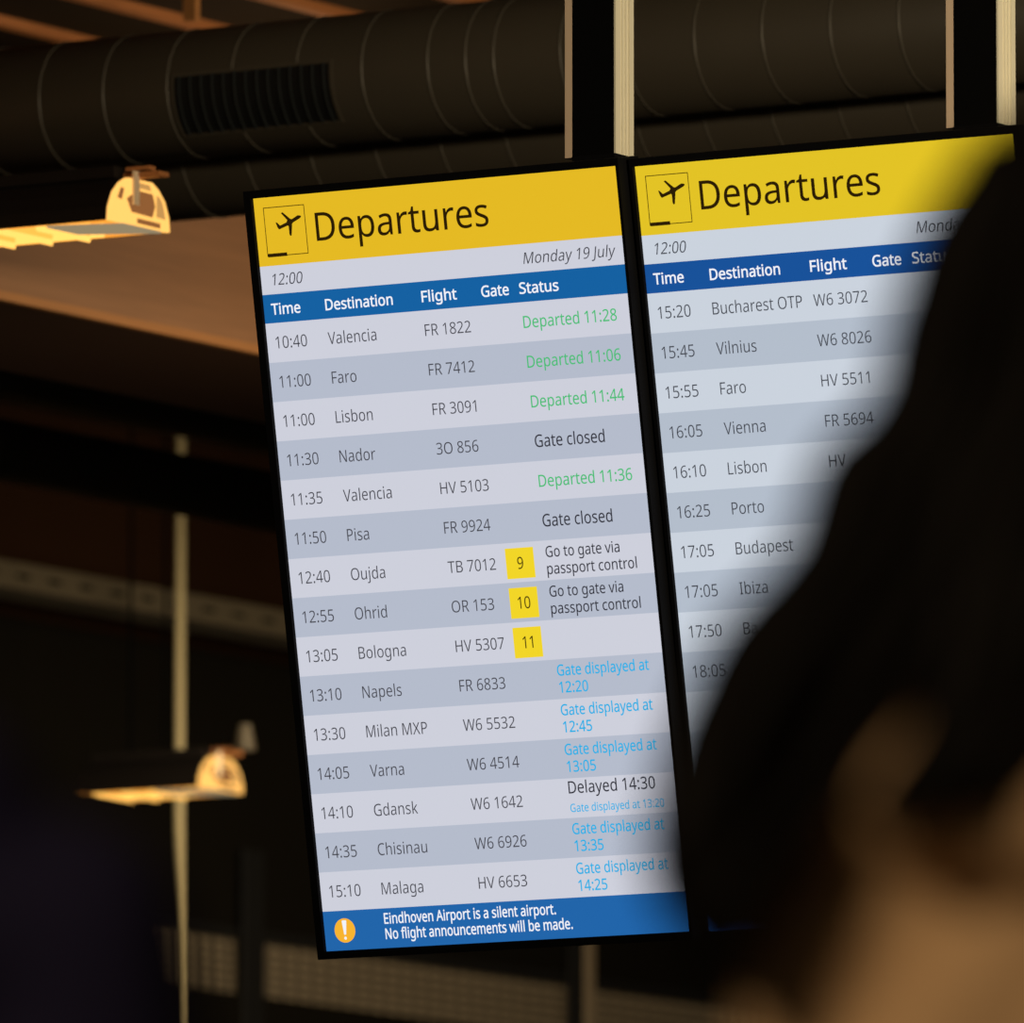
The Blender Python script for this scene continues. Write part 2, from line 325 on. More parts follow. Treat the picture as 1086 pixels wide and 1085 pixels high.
# outlines of the sans lettering: character code, advance width, then closed outlines as x, y, x, y ... (cap height 573)
GLYPHS = [
 (32, 208, []),
 (33, 215, [[131,161,85,161,65,573,151,573], [58,43,59,61,64,75,72,85,88,94,107,97,126,94,142,85,151,75,156,61,157,43,156,26,151,12,142,2,126,-8,107,-11,88,-8,72,2,64,12,59,26]]),
 (46, 215, [[58,43,59,61,64,75,72,85,88,94,107,97,126,94,142,85,151,75,156,61,157,43,156,26,151,12,142,2,126,-8,107,-11,88,-8,72,2,64,12,59,26]]),
 (48, 458, [[419,287,417,221,409,163,395,112,376,70,359,47,339,27,316,12,290,1,261,-6,229,-8,188,-4,153,8,122,27,97,54,76,88,60,129,48,176,42,229,39,287,41,346,48,399,58,446,73,486,93,520,119,547,149,566,186,578,229,581,269,578,304,566,335,547,361,520,382,486,399,446,410,399,417,346], [110,287,113,215,121,156,131,125,143,98,159,78,178,64,202,55,229,52,256,55,279,64,298,78,314,98,326,124,336,156,345,215,348,287,345,359,336,417,326,449,314,475,298,495,279,510,256,518,229,521,202,518,178,510,159,495,143,475,131,449,121,417,113,359]]),
 (49, 458, [[285,0,216,0,216,400,216,439,217,470,219,499,196,477,169,455,108,405,71,452,226,573,285,573]]),
 (50, 458, [[417,0,38,0,38,59,188,210,228,251,261,287,287,320,306,353,318,387,322,424,318,453,309,477,294,496,273,510,249,518,221,520,181,517,147,506,115,489,83,466,45,513,68,531,94,548,122,561,153,572,186,578,221,581,255,579,285,572,313,562,336,548,356,531,372,510,384,485,391,458,394,428,392,399,386,371,375,344,353,305,324,267,288,227,247,185,128,67,128,64,417,64]]),
 (51, 458, [[395,439,392,403,381,372,363,347,340,326,310,311,277,302,277,298,319,290,353,276,379,255,398,229,409,198,413,163,410,131,403,101,390,74,371,50,348,30,318,14,283,2,241,-6,193,-8,150,-6,110,-1,72,8,36,23,36,89,74,73,114,61,155,54,194,51,241,55,278,65,305,81,324,104,335,132,339,164,337,187,331,206,320,223,306,236,288,247,265,255,226,263,179,265,123,265,123,326,180,326,223,329,259,339,286,356,307,377,319,404,323,434,320,460,311,481,295,498,274,511,249,519,219,521,190,520,164,515,140,508,117,498,96,487,75,473,39,521,73,544,115,563,147,573,181,579,218,581,273,576,317,563,352,540,376,511,390,477]]),
 (52, 458, [[443,130,359,130,359,0,291,0,291,130,17,130,17,190,286,576,359,576,359,193,443,193], [291,374,291,412,293,444,294,474,295,500,292,500,285,485,276,468,266,451,257,438,86,193,291,193]]),
 (53, 458, [[221,351,258,349,292,342,322,331,349,316,371,297,389,274,402,247,410,217,413,183,410,145,402,111,387,81,368,54,343,32,314,15,280,2,242,-5,199,-8,156,-6,116,0,80,10,51,23,51,90,82,74,121,62,161,55,200,52,239,55,274,65,293,76,310,89,323,106,333,126,339,149,341,176,337,210,325,239,306,262,279,279,243,289,197,292,173,291,146,288,120,284,99,280,64,302,86,573,373,573,373,508,146,508,132,342,169,348,194,350]]),
 (54, 458, [[44,245,46,294,51,342,60,389,75,433,95,474,121,510,143,530,168,548,196,562,228,572,265,578,306,581,344,579,362,577,377,573,377,513,362,517,344,520,326,522,308,523,273,521,242,515,216,504,193,491,173,474,158,454,139,419,127,380,119,337,115,291,119,291,133,309,150,326,170,339,194,350,223,356,255,358,287,356,316,349,342,338,365,322,384,303,400,279,412,251,419,220,421,184,419,147,411,112,399,82,382,55,361,33,336,15,307,2,275,-5,239,-8,199,-4,163,7,130,26,101,54,84,76,70,103,59,133,48,185], [238,51,270,55,297,66,320,84,337,109,348,143,351,184,348,218,339,247,324,271,302,289,274,300,241,303,205,299,175,287,150,270,131,248,119,223,115,198,117,172,123,146,133,121,146,99,164,79,185,64,210,55]]),
 (55, 458, [[109,0,344,508,35,508,35,573,419,573,419,518,187,0]]),
 (56, 458, [[229,581,276,577,318,565,341,553,362,538,378,519,390,497,398,472,400,443,396,411,385,383,368,359,346,338,320,319,291,303,325,285,355,265,381,242,401,216,411,196,417,173,419,148,416,118,408,90,395,65,378,44,356,26,330,11,300,1,267,-6,231,-8,192,-6,157,0,126,10,100,24,78,42,61,63,49,87,42,115,39,146,41,171,47,194,56,214,75,241,99,264,128,283,158,299,131,316,107,336,87,358,71,383,61,411,58,444,60,472,68,497,80,518,97,537,117,552,141,565,182,577], [108,145,112,119,121,96,138,76,161,60,192,51,229,48,265,51,295,60,319,76,336,96,346,120,350,148,346,174,335,197,317,217,293,235,264,251,229,265,217,270,184,254,157,237,136,219,121,197,111,173], [228,524,200,521,176,514,155,502,139,486,130,466,127,441,130,414,141,391,157,373,179,357,204,344,232,330,258,343,282,357,302,373,317,392,327,414,330,441,327,466,318,486,302,502,282,514,257,521]]),
 (57, 458, [[417,328,415,279,410,231,401,183,387,139,366,99,340,63,318,42,293,25,265,11,232,0,195,-6,154,-8,137,-8,117,-6,97,-4,82,0,82,60,97,56,115,53,134,50,152,50,188,52,218,58,245,68,268,82,287,99,303,118,322,153,334,192,342,235,346,281,341,281,327,263,310,247,290,233,266,223,237,216,204,214,173,216,144,223,118,235,95,250,76,270,61,294,49,321,42,352,40,387,43,426,50,460,63,491,80,517,101,540,127,557,156,570,188,578,223,581,262,577,299,565,332,545,361,518,384,483,402,439,413,388], [223,521,192,518,165,507,142,488,124,463,113,429,110,388,113,354,122,325,137,301,158,284,186,273,220,269,256,273,286,285,311,303,330,325,342,349,346,374,344,400,338,426,328,451,315,474,298,493,277,508,252,518]]),
 (58, 215, [[58,43,59,61,64,75,72,85,88,94,107,97,126,94,142,85,151,75,156,61,157,43,156,26,151,12,142,2,126,-8,107,-11,88,-8,72,2,64,12,59,26], [58,387,59,405,64,419,72,429,88,438,107,441,126,438,142,429,151,419,156,405,157,387,156,369,151,355,142,345,126,335,107,332,88,335,72,345,64,355,59,369]]),
 (65, 512, [[437,0,368,177,141,177,73,0,0,0,224,575,289,575,512,0], [282,415,274,438,263,473,255,500,247,468,238,438,230,415,165,241,346,241]]),
 (66, 521, [[241,573,307,569,361,558,404,541,434,515,453,478,459,431,456,399,446,371,431,347,409,328,382,313,350,304,350,300,384,292,415,279,441,261,461,236,470,215,476,191,478,163,475,130,467,100,454,74,436,52,413,33,385,19,354,8,318,2,279,0,78,0,78,573], [256,329,300,331,334,339,357,352,372,371,381,394,384,423,380,451,369,474,351,490,324,502,289,509,245,511,150,511,150,329], [150,269,150,61,265,61,311,64,346,74,371,91,388,112,398,138,401,168,398,197,388,221,377,235,362,247,344,256,307,266,260,269]]),
 (67, 506, [[323,517,280,513,241,502,217,490,196,474,178,456,155,423,139,383,129,337,125,286,128,241,135,200,147,164,164,132,186,105,213,83,244,68,281,58,322,55,359,57,394,62,427,69,460,78,460,15,427,5,393,-2,356,-7,312,-8,257,-4,208,8,166,28,130,56,101,90,78,131,62,178,52,230,49,287,51,329,57,369,67,406,81,440,99,471,120,499,145,523,174,543,206,559,242,571,281,578,324,581,367,578,409,572,448,561,482,547,453,486,425,497,394,508,360,515]]),
 (68, 585, [[536,292,533,231,521,177,501,131,474,91,439,58,399,33,351,15,297,4,237,0,78,0,78,573,254,573,309,569,359,558,404,540,443,516,476,484,502,446,521,401,533,350], [460,289,457,337,449,379,435,415,416,444,391,469,361,487,327,500,287,508,244,511,150,511,150,62,228,62,282,65,329,76,369,94,402,119,428,151,446,190,457,236]]),
 (69, 446, [[398,0,78,0,78,573,398,573,398,509,150,509,150,330,383,330,383,268,150,268,150,63,398,63]]),
 (70, 416, [[150,0,78,0,78,573,398,573,398,509,150,509,150,306,383,306,383,243,150,243]]),
 (71, 583, [[326,302,524,302,524,22,478,8,431,-1,380,-6,323,-8,267,-4,217,8,173,28,136,55,105,89,81,130,63,176,52,229,49,286,53,343,65,395,84,442,111,482,145,517,186,544,233,564,286,577,346,581,392,578,437,572,478,561,516,547,489,484,457,497,421,508,382,515,342,517,298,514,259,505,225,489,195,468,170,441,150,409,136,373,127,332,124,286,127,243,134,202,146,166,164,133,187,106,216,84,251,68,292,58,340,55,375,56,404,59,429,63,452,68,452,238,326,238]]),
 (72, 594, [[516,0,443,0,443,267,150,267,150,0,78,0,78,573,150,573,150,330,443,330,443,573,516,573]]),
 (73, 271, [[239,0,32,0,32,42,99,57,99,515,32,531,32,573,239,573,239,531,172,515,172,57,239,42]]),
 (74, 219, [[-3,-152,-21,-152,-37,-150,-51,-146,-63,-142,-63,-81,-35,-87,-20,-88,-5,-89,15,-87,33,-81,50,-70,63,-53,71,-29,74,3,74,573,146,573,146,9,144,-26,138,-56,128,-82,114,-104,96,-122,75,-135,52,-145,25,-150]]),
 (76, 420, [[78,0,78,573,150,573,150,64,400,64,400,0]]),
 (77, 727, [[330,0,142,502,139,502,142,461,144,407,144,347,144,0,78,0,78,573,184,573,361,103,364,103,544,573,650,573,650,0,578,0,578,352,579,408,581,460,584,501,581,501,390,0]]),
 (78, 609, [[532,0,447,0,141,476,138,476,141,432,143,378,144,320,144,0,78,0,78,573,161,573,467,99,470,99,468,137,466,193,464,249,464,573,532,573]]),
 (79, 626, [[577,287,576,244,570,204,561,166,547,132,531,101,510,73,486,49,459,29,428,13,393,1,355,-6,314,-8,271,-6,232,1,196,13,165,29,138,49,114,73,94,101,78,132,65,167,53,224,49,288,52,344,62,396,78,442,100,482,130,517,166,545,208,565,258,577,314,581,369,577,417,565,459,545,495,517,524,483,547,442,564,396,574,344], [125,287,127,241,134,200,145,163,161,131,182,104,207,83,238,67,273,58,314,55,354,58,390,67,420,83,445,104,465,131,481,163,492,200,499,241,501,287,496,354,481,411,456,457,431,484,398,503,360,514,314,518,274,515,238,506,207,490,182,469,161,443,145,411,134,374,127,333]]),
 (80, 485, [[229,573,297,568,352,553,393,528,421,495,439,454,444,404,441,370,433,336,417,306,395,278,375,262,351,249,324,238,275,227,216,223,150,223,150,0,78,0,78,573], [223,511,150,511,150,285,208,285,258,288,298,296,320,306,338,318,352,334,362,352,368,375,370,401,366,435,354,462,334,484,306,499,269,508]]),
 (82, 498, [[236,573,281,571,320,565,353,555,381,540,404,522,422,500,434,474,442,444,444,410,442,381,437,356,427,334,408,306,385,285,358,269,330,257,487,0,403,0,264,237,150,237,150,0,78,0,78,573], [232,510,150,510,150,298,236,298,278,301,312,310,338,325,355,347,366,374,370,407,368,430,363,450,355,467,343,480,328,491,310,500,275,507]]),
 (83, 440, [[403,153,400,121,392,92,378,66,359,44,335,26,307,11,274,1,238,-6,198,-8,167,-7,137,-5,109,-1,83,4,61,11,41,19,41,88,73,76,113,65,156,57,201,55,240,57,273,66,298,79,316,98,327,120,330,147,327,173,318,194,302,213,277,230,242,247,196,265,161,279,131,294,106,311,85,330,69,351,57,375,50,403,48,435,51,464,58,490,71,513,89,533,110,550,136,563,165,573,197,579,231,581,276,578,318,572,355,562,389,549,366,487,336,499,302,508,266,515,229,517,196,515,169,507,148,494,133,478,124,457,121,434,124,407,133,386,149,367,172,351,204,335,246,318,293,299,332,279,362,255,385,228,395,206,401,181]]),
 (84, 446, [[259,0,187,0,187,509,8,509,8,573,437,573,437,509,259,509]]),
 (86, 481, [[481,573,277,0,204,0,0,573,75,573,204,205,213,182,220,160,231,119,241,80,250,119,262,161,277,207,405,573]]),
 (87, 745, [[735,573,583,0,510,0,399,375,389,410,380,443,373,471,370,488,367,471,361,443,352,409,342,373,234,0,161,0,10,573,85,573,174,223,183,186,190,151,196,118,201,87,206,119,213,154,222,191,232,227,333,573,407,573,512,225,523,187,532,151,538,117,544,87,550,129,560,175,572,224,660,573]]),
 (88, 470, [[467,0,385,0,233,249,79,0,3,0,193,298,15,573,95,573,236,348,377,573,453,573,276,300]]),
 (97, 450, [[231,437,279,433,318,422,347,403,368,375,381,338,385,293,385,0,334,0,320,61,317,61,298,40,279,22,258,9,234,-1,206,-6,172,-8,136,-5,103,6,84,16,68,30,55,48,45,68,39,92,37,119,43,159,59,192,87,219,127,238,179,251,243,257,316,259,316,285,313,317,306,342,293,359,275,371,253,378,227,380,194,378,163,370,133,359,106,347,84,400,115,414,151,426,190,434], [252,208,204,203,167,195,141,182,124,165,113,144,110,119,112,97,120,79,132,66,148,56,167,51,188,49,223,52,253,62,279,79,299,103,311,134,315,172,315,210]]),
 (98, 493, [[139,461,138,410,135,373,139,373,161,398,189,419,213,429,240,435,272,437,322,431,365,412,401,381,428,338,444,283,449,215,447,168,439,127,427,91,410,61,390,36,365,17,337,3,306,-5,272,-8,240,-6,213,0,189,10,161,31,139,55,133,55,119,0,68,0,68,609,139,609], [260,379,231,377,207,371,188,361,172,348,159,330,150,308,142,268,139,217,139,214,142,165,150,125,165,93,187,69,219,55,261,51,297,55,325,69,348,93,363,126,373,166,376,216,373,265,363,306,348,338,325,360,296,374]]),
 (99, 385, [[241,-8,204,-5,170,2,139,15,112,34,88,58,69,87,55,123,47,165,44,213,47,262,56,305,71,342,90,372,114,396,142,415,174,428,208,435,245,438,278,436,309,431,336,424,358,415,337,356,316,363,292,370,267,374,244,376,217,374,193,368,172,358,155,343,141,325,131,303,120,263,117,213,120,166,131,126,141,104,155,86,172,71,191,61,214,55,240,53,273,55,302,60,328,68,351,78,351,15,328,5,304,-2,275,-7]]),
 (100, 493, [[221,-8,171,-2,128,17,92,48,65,91,49,146,44,214,49,282,66,338,93,381,128,413,171,432,221,438,253,436,280,429,303,420,323,407,340,391,354,374,359,374,356,405,354,438,354,609,425,609,425,0,368,0,358,58,354,58,340,40,323,24,303,11,279,1,252,-6], [232,51,273,55,305,67,328,88,343,117,352,154,355,200,355,213,352,263,343,304,329,336,306,360,274,375,231,379,196,374,168,359,146,334,130,300,120,260,117,213,120,165,130,125,146,93,168,69,197,55]]),
 (101, 452, [[234,438,269,435,301,427,329,414,354,396,374,373,390,346,402,315,409,281,411,244,411,201,117,201,122,157,134,119,154,90,181,69,215,56,254,52,293,54,327,60,359,69,392,82,392,20,359,8,327,-1,292,-6,251,-8,212,-5,176,3,143,17,114,36,90,61,70,91,56,126,47,167,44,212,47,257,55,297,68,333,86,364,108,390,134,411,164,426,198,435], [233,380,202,377,175,366,154,348,137,323,125,293,119,257,338,257,335,292,326,322,312,346,292,364,276,373,256,378]]),
 (102, 275, [[266,375,158,375,158,0,87,0,87,375,12,375,12,408,87,432,87,457,89,492,95,522,104,547,116,568,132,585,152,597,174,606,199,612,227,613,252,612,274,609,294,604,310,599,292,544,262,552,245,555,228,556,206,553,189,545,175,532,166,513,160,489,158,458,158,430,266,430]]),
 (103, 493, [[221,438,261,434,297,422,319,409,338,393,355,373,359,373,369,430,425,430,425,-7,423,-46,416,-80,404,-109,388,-135,367,-155,341,-172,310,-183,274,-190,233,-192,188,-191,147,-186,110,-177,78,-165,78,-100,111,-114,149,-125,191,-132,237,-134,271,-130,300,-119,324,-101,341,-77,352,-48,355,-13,355,4,356,32,358,57,354,57,338,37,320,21,299,8,263,-4,221,-8,170,-2,126,18,91,51,65,95,49,149,44,214,49,278,65,332,91,377,126,411,169,431], [230,379,207,376,187,370,169,359,153,344,140,326,130,303,120,262,117,213,120,165,130,124,146,92,169,68,197,54,232,50,262,52,288,58,309,69,326,85,340,105,349,131,354,161,356,197,356,214,353,267,343,309,332,331,319,348,302,362,281,371,257,377]]),
 (104, 495, [[139,431,138,399,135,370,140,370,155,391,174,407,196,420,221,429,247,435,273,437,306,435,335,430,360,421,382,408,399,391,413,370,423,344,429,314,431,280,431,0,361,0,361,275,358,307,351,333,338,353,319,367,295,376,265,379,235,377,210,370,189,360,173,347,160,329,150,308,142,269,139,222,139,0,68,0,68,609,139,609]]),
 (105, 207, [[139,430,139,0,68,0,68,430], [104,591,119,588,133,580,142,566,145,546,142,526,133,512,119,504,104,501,88,504,75,512,66,526,63,546,66,566,75,580,88,588]]),
 (106, 207, [[18,-192,-1,-192,-18,-190,-32,-187,-44,-183,-44,-126,-19,-132,-6,-133,9,-134,32,-130,51,-120,61,-108,66,-90,68,-67,68,430,139,430,139,-64,136,-101,126,-133,116,-151,103,-166,87,-177,67,-186,44,-191], [63,546,66,566,75,580,88,588,104,591,119,588,133,580,142,566,145,546,142,526,133,512,119,504,104,501,88,504,75,512,66,526]]),
 (107, 428, [[138,291,137,257,135,221,138,221,152,240,172,264,189,285,326,430,409,430,235,246,421,0,336,0,187,200,138,158,138,0,68,0,68,609,138,609]]),
 (108, 207, [[139,0,68,0,68,609,139,609]]),
 (109, 749, [[540,438,584,434,621,421,649,401,669,371,681,330,685,280,685,0,615,0,615,277,613,308,606,333,594,353,577,367,555,376,528,379,490,374,460,362,438,342,423,315,414,280,411,237,411,0,342,0,342,277,339,308,332,333,320,353,303,367,281,376,253,379,227,377,204,370,185,360,170,347,158,329,150,308,141,269,139,223,139,0,68,0,68,430,125,430,136,371,140,371,155,392,173,409,194,422,217,431,241,436,266,438,298,436,325,430,349,420,369,406,386,388,398,366,402,366,418,388,438,406,461,420,486,430,512,436]]),
 (110, 495, [[275,438,322,434,361,421,391,401,413,371,426,330,431,280,431,0,361,0,361,275,358,307,351,333,338,353,319,367,295,376,265,379,222,374,189,361,166,338,151,308,142,269,139,223,139,0,68,0,68,430,125,430,136,371,140,371,156,392,175,409,198,422,222,431,248,436]]),
 (111, 485, [[442,216,438,165,428,121,411,82,388,51,359,25,324,7,285,-4,241,-8,200,-4,163,7,129,25,100,51,77,82,59,121,48,165,44,216,47,261,55,301,68,336,87,367,110,392,137,412,169,426,204,435,244,438,281,435,316,426,347,412,374,392,398,367,417,336,431,301,439,261], [117,216,120,169,130,128,141,105,155,86,172,71,192,59,216,53,243,51,270,53,294,59,314,71,331,86,345,105,356,128,366,169,369,216,365,263,355,303,345,325,331,344,314,359,294,370,270,376,242,379,202,374,171,359,147,335,130,303,120,263]]),
 (112, 493, [[273,438,322,432,365,413,401,383,428,339,444,284,449,216,447,170,439,129,427,93,410,62,390,37,365,17,337,3,306,-5,272,-8,241,-6,213,1,190,11,170,24,153,38,139,55,134,55,137,20,139,-16,139,-192,68,-192,68,430,126,430,136,371,139,371,153,389,170,405,189,419,213,429,240,436], [260,379,233,377,210,371,190,362,174,349,161,333,152,313,142,275,139,229,139,216,142,167,150,126,159,103,172,85,188,70,208,59,233,53,261,51,286,53,308,60,326,72,341,88,354,108,364,131,373,171,376,217,373,262,363,302,348,334,325,359,296,374]]),
 (114, 331, [[269,438,295,437,308,435,319,433,310,368,287,372,275,373,264,374,240,371,217,363,195,351,176,334,161,313,149,289,141,261,139,229,139,0,68,0,68,430,126,430,134,351,137,351,152,374,170,395,191,413,214,426,240,435]]),
 (115, 384, [[348,119,346,92,339,69,327,49,311,32,292,18,268,6,226,-4,176,-8,135,-6,99,-1,68,8,42,19,42,83,70,71,104,60,141,52,178,49,211,51,236,57,256,66,269,79,277,94,280,112,278,128,271,141,259,154,239,167,212,180,174,196,135,212,103,228,76,245,57,266,48,283,43,302,41,324,46,358,61,386,85,408,118,425,157,435,202,438,240,436,275,430,308,421,339,409,315,353,287,363,258,372,228,378,197,380,159,377,131,366,118,356,111,343,108,328,111,312,119,298,133,286,154,274,182,261,219,246,257,231,289,215,314,197,333,176,344,150]]),
 (116, 289, [[212,50,228,50,245,53,260,55,272,59,272,5,258,0,240,-4,219,-7,200,-8,167,-5,138,4,120,13,104,27,91,44,82,66,76,93,74,125,74,375,13,375,13,409,75,437,103,528,144,528,144,430,269,430,269,375,144,375,144,127,146,103,153,83,163,69,177,58,193,52]]),
 (117, 495, [[427,430,427,0,370,0,359,57,356,57,340,36,321,20,298,8,273,-1,247,-6,220,-8,187,-6,159,-1,134,8,112,21,95,38,81,59,71,85,65,114,63,148,63,430,135,430,135,153,137,122,145,96,158,76,176,62,200,53,230,51,260,53,285,59,306,69,323,82,336,100,345,121,354,160,357,206,357,430]]),
 (118, 407, [[163,0,0,430,75,430,167,176,180,137,193,96,198,78,201,63,204,63,214,96,227,138,241,176,332,430,407,430,244,0]]),
 (119, 630, [[346,243,336,276,328,308,321,335,316,357,313,357,308,335,302,307,294,275,284,242,207,1,127,1,9,431,82,431,141,201,153,154,163,109,167,90,169,73,172,73,178,97,185,128,193,160,201,188,277,431,354,431,428,188,440,149,451,109,455,90,457,74,460,74,463,89,466,108,477,153,489,201,549,431,621,431,502,1,419,1]]),
 (121, 409, [[1,430,76,430,169,185,184,144,196,105,201,86,205,68,209,68,215,91,224,121,245,186,333,430,409,430,224,-59,207,-97,188,-130,165,-156,138,-176,117,-185,94,-191,67,-192,49,-192,34,-190,9,-186,9,-130,30,-133,43,-134,56,-135,79,-132,99,-126,116,-114,130,-99,142,-80,152,-59,174,-2]]),
 (122, 377, [[346,0,31,0,31,47,262,375,45,375,45,430,340,430,340,377,112,55,346,55]]),
]
for code, adv_, outl in GLYPHS:
    GLY[chr(code)] = (adv_ / 573.0, [[(q[i] / 573.0, q[i + 1] / 573.0) for i in range(0, len(q), 2)] for q in outl])
def set_text(bm, s, x, y, cap, x1=None, sx=None, weight=0.0, slant=0.0, mi=0, depth=.0, align='l', scale=None):
    """lettering as filled outlines; x, y (baseline, downwards) and cap height in 1080 x 1920 screen units"""
    adv = 0; items = []
    for ch in s:
        a, sp = GLY[ch]; items.append((adv, sp)); adv += a
    lo = min(p[0] + o for o, sp in items for q in sp for p in q); hi = max(p[0] + o for o, sp in items for q in sp for p in q)
    if x1 is not None: sx = (x1 - x) / (hi - lo) / cap
    if align == 'c': x = x - (hi - lo) * sx * cap / 2
    cu = bpy.data.curves.new('lettering', 'CURVE'); cu.dimensions = '2D'; cu.fill_mode = 'BOTH'; cu.offset = weight
    for o_, sp in items:
        for q in sp:
            pl = cu.splines.new('POLY'); pl.points.add(len(q) - 1); pl.use_cyclic_u = True
            for pt, c in zip(pl.points, q): pt.co = (c[0] + o_ - lo, c[1], 0, 1)
    o = bpy.data.objects.new('lettering', cu); COL.objects.link(o)
    dg = bpy.context.evaluated_depsgraph_get(); dg.update()
    me = bpy.data.meshes.new_from_object(o.evaluated_get(dg))
    bpy.data.objects.remove(o); bpy.data.curves.remove(cu)
    vs = [bm.verts.new(scr(x + (v.co.x + slant * v.co.y) * cap * sx, y - v.co.y * cap, depth)) for v in me.vertices]
    for p in me.polygons:
        try: f = bm.faces.new([vs[i] for i in p.vertices]); f.material_index = mi
        except ValueError: pass
    bpy.data.meshes.remove(me)
SW, SHT = .685, 1.218
def scr(x, y, d=0.0): return Vector(((x - 540) / 1080 * SW, -d, (960 - y) / 1920 * SHT))
def rect(bm, x0, y0, x1, y1, d, mi): quad(bm, [scr(x0, y1, d), scr(x1, y1, d), scr(x1, y0, d), scr(x0, y0, d)], mi)
ROWS1 = [('10:40', 'Valencia', 'FR 1822', 'Departed 11:28'), ('11:00', 'Faro', 'FR 7412', 'Departed 11:06'), ('11:00', 'Lisbon', 'FR 3091', 'Departed 11:44'),
 ('11:30', 'Nador', '3O 856', 'Gate closed'), ('11:35', 'Valencia', 'HV 5103', 'Departed 11:36'), ('11:50', 'Pisa', 'FR 9924', 'Gate closed'),
 ('12:40', 'Oujda', 'TB 7012', 'Go to gate via|passport control', '9'), ('12:55', 'Ohrid', 'OR 153', 'Go to gate via|passport control', '10'), ('13:05', 'Bologna', 'HV 5307', '', '11'),
 ('13:10', 'Napels', 'FR 6833', 'Gate displayed at|12:20'), ('13:30', 'Milan MXP', 'W6 5532', 'Gate displayed at|12:45'), ('14:05', 'Varna', 'W6 4514', 'Gate displayed at|13:05'),
 ('14:10', 'Gdansk', 'W6 1642', 'Delayed 14:30|Gate displayed at 13:20'), ('14:35', 'Chisinau', 'W6 6926', 'Gate displayed at|13:35'), ('15:10', 'Malaga', 'HV 6653', 'Gate displayed at|14:25')]
ROWS2 = [('15:20', 'Bucharest OTP', 'W6 3072', ''), ('15:45', 'Vilnius', 'W6 8026', ''), ('15:55', 'Faro', 'HV 5511', ''), ('16:05', 'Vienna', 'FR 5694', ''), ('16:10', 'Lisbon', 'HV', ''),
 ('16:25', 'Porto', '', ''), ('17:05', 'Budapest', '', ''), ('17:05', 'Ibiza', '', ''), ('17:50', 'Ba', '', ''), ('18:05', '', '', '')]
PLANE = [[(136, 53), (138.5, 56), (134, 60), (113, 69), (108, 74), (95, 76), (80, 80.5), (70, 83.5), (66.5, 79), (72, 74.5), (91, 68), (104, 61), (111, 60), (128, 52)],
 [(92, 69), (96, 62), (79, 43), (84, 41), (105, 59), (111, 61), (110, 70), (100, 74)],
 [(96, 73), (109, 71), (109, 77), (105, 101), (101, 102.5), (98.5, 98), (98.5, 79)],
 [(60.5, 65), (65, 66), (75, 76), (76, 81), (69, 83.5), (65, 78.5)]]
K_TXT, K_BAR, K_CY = -.004, .02, 0.0
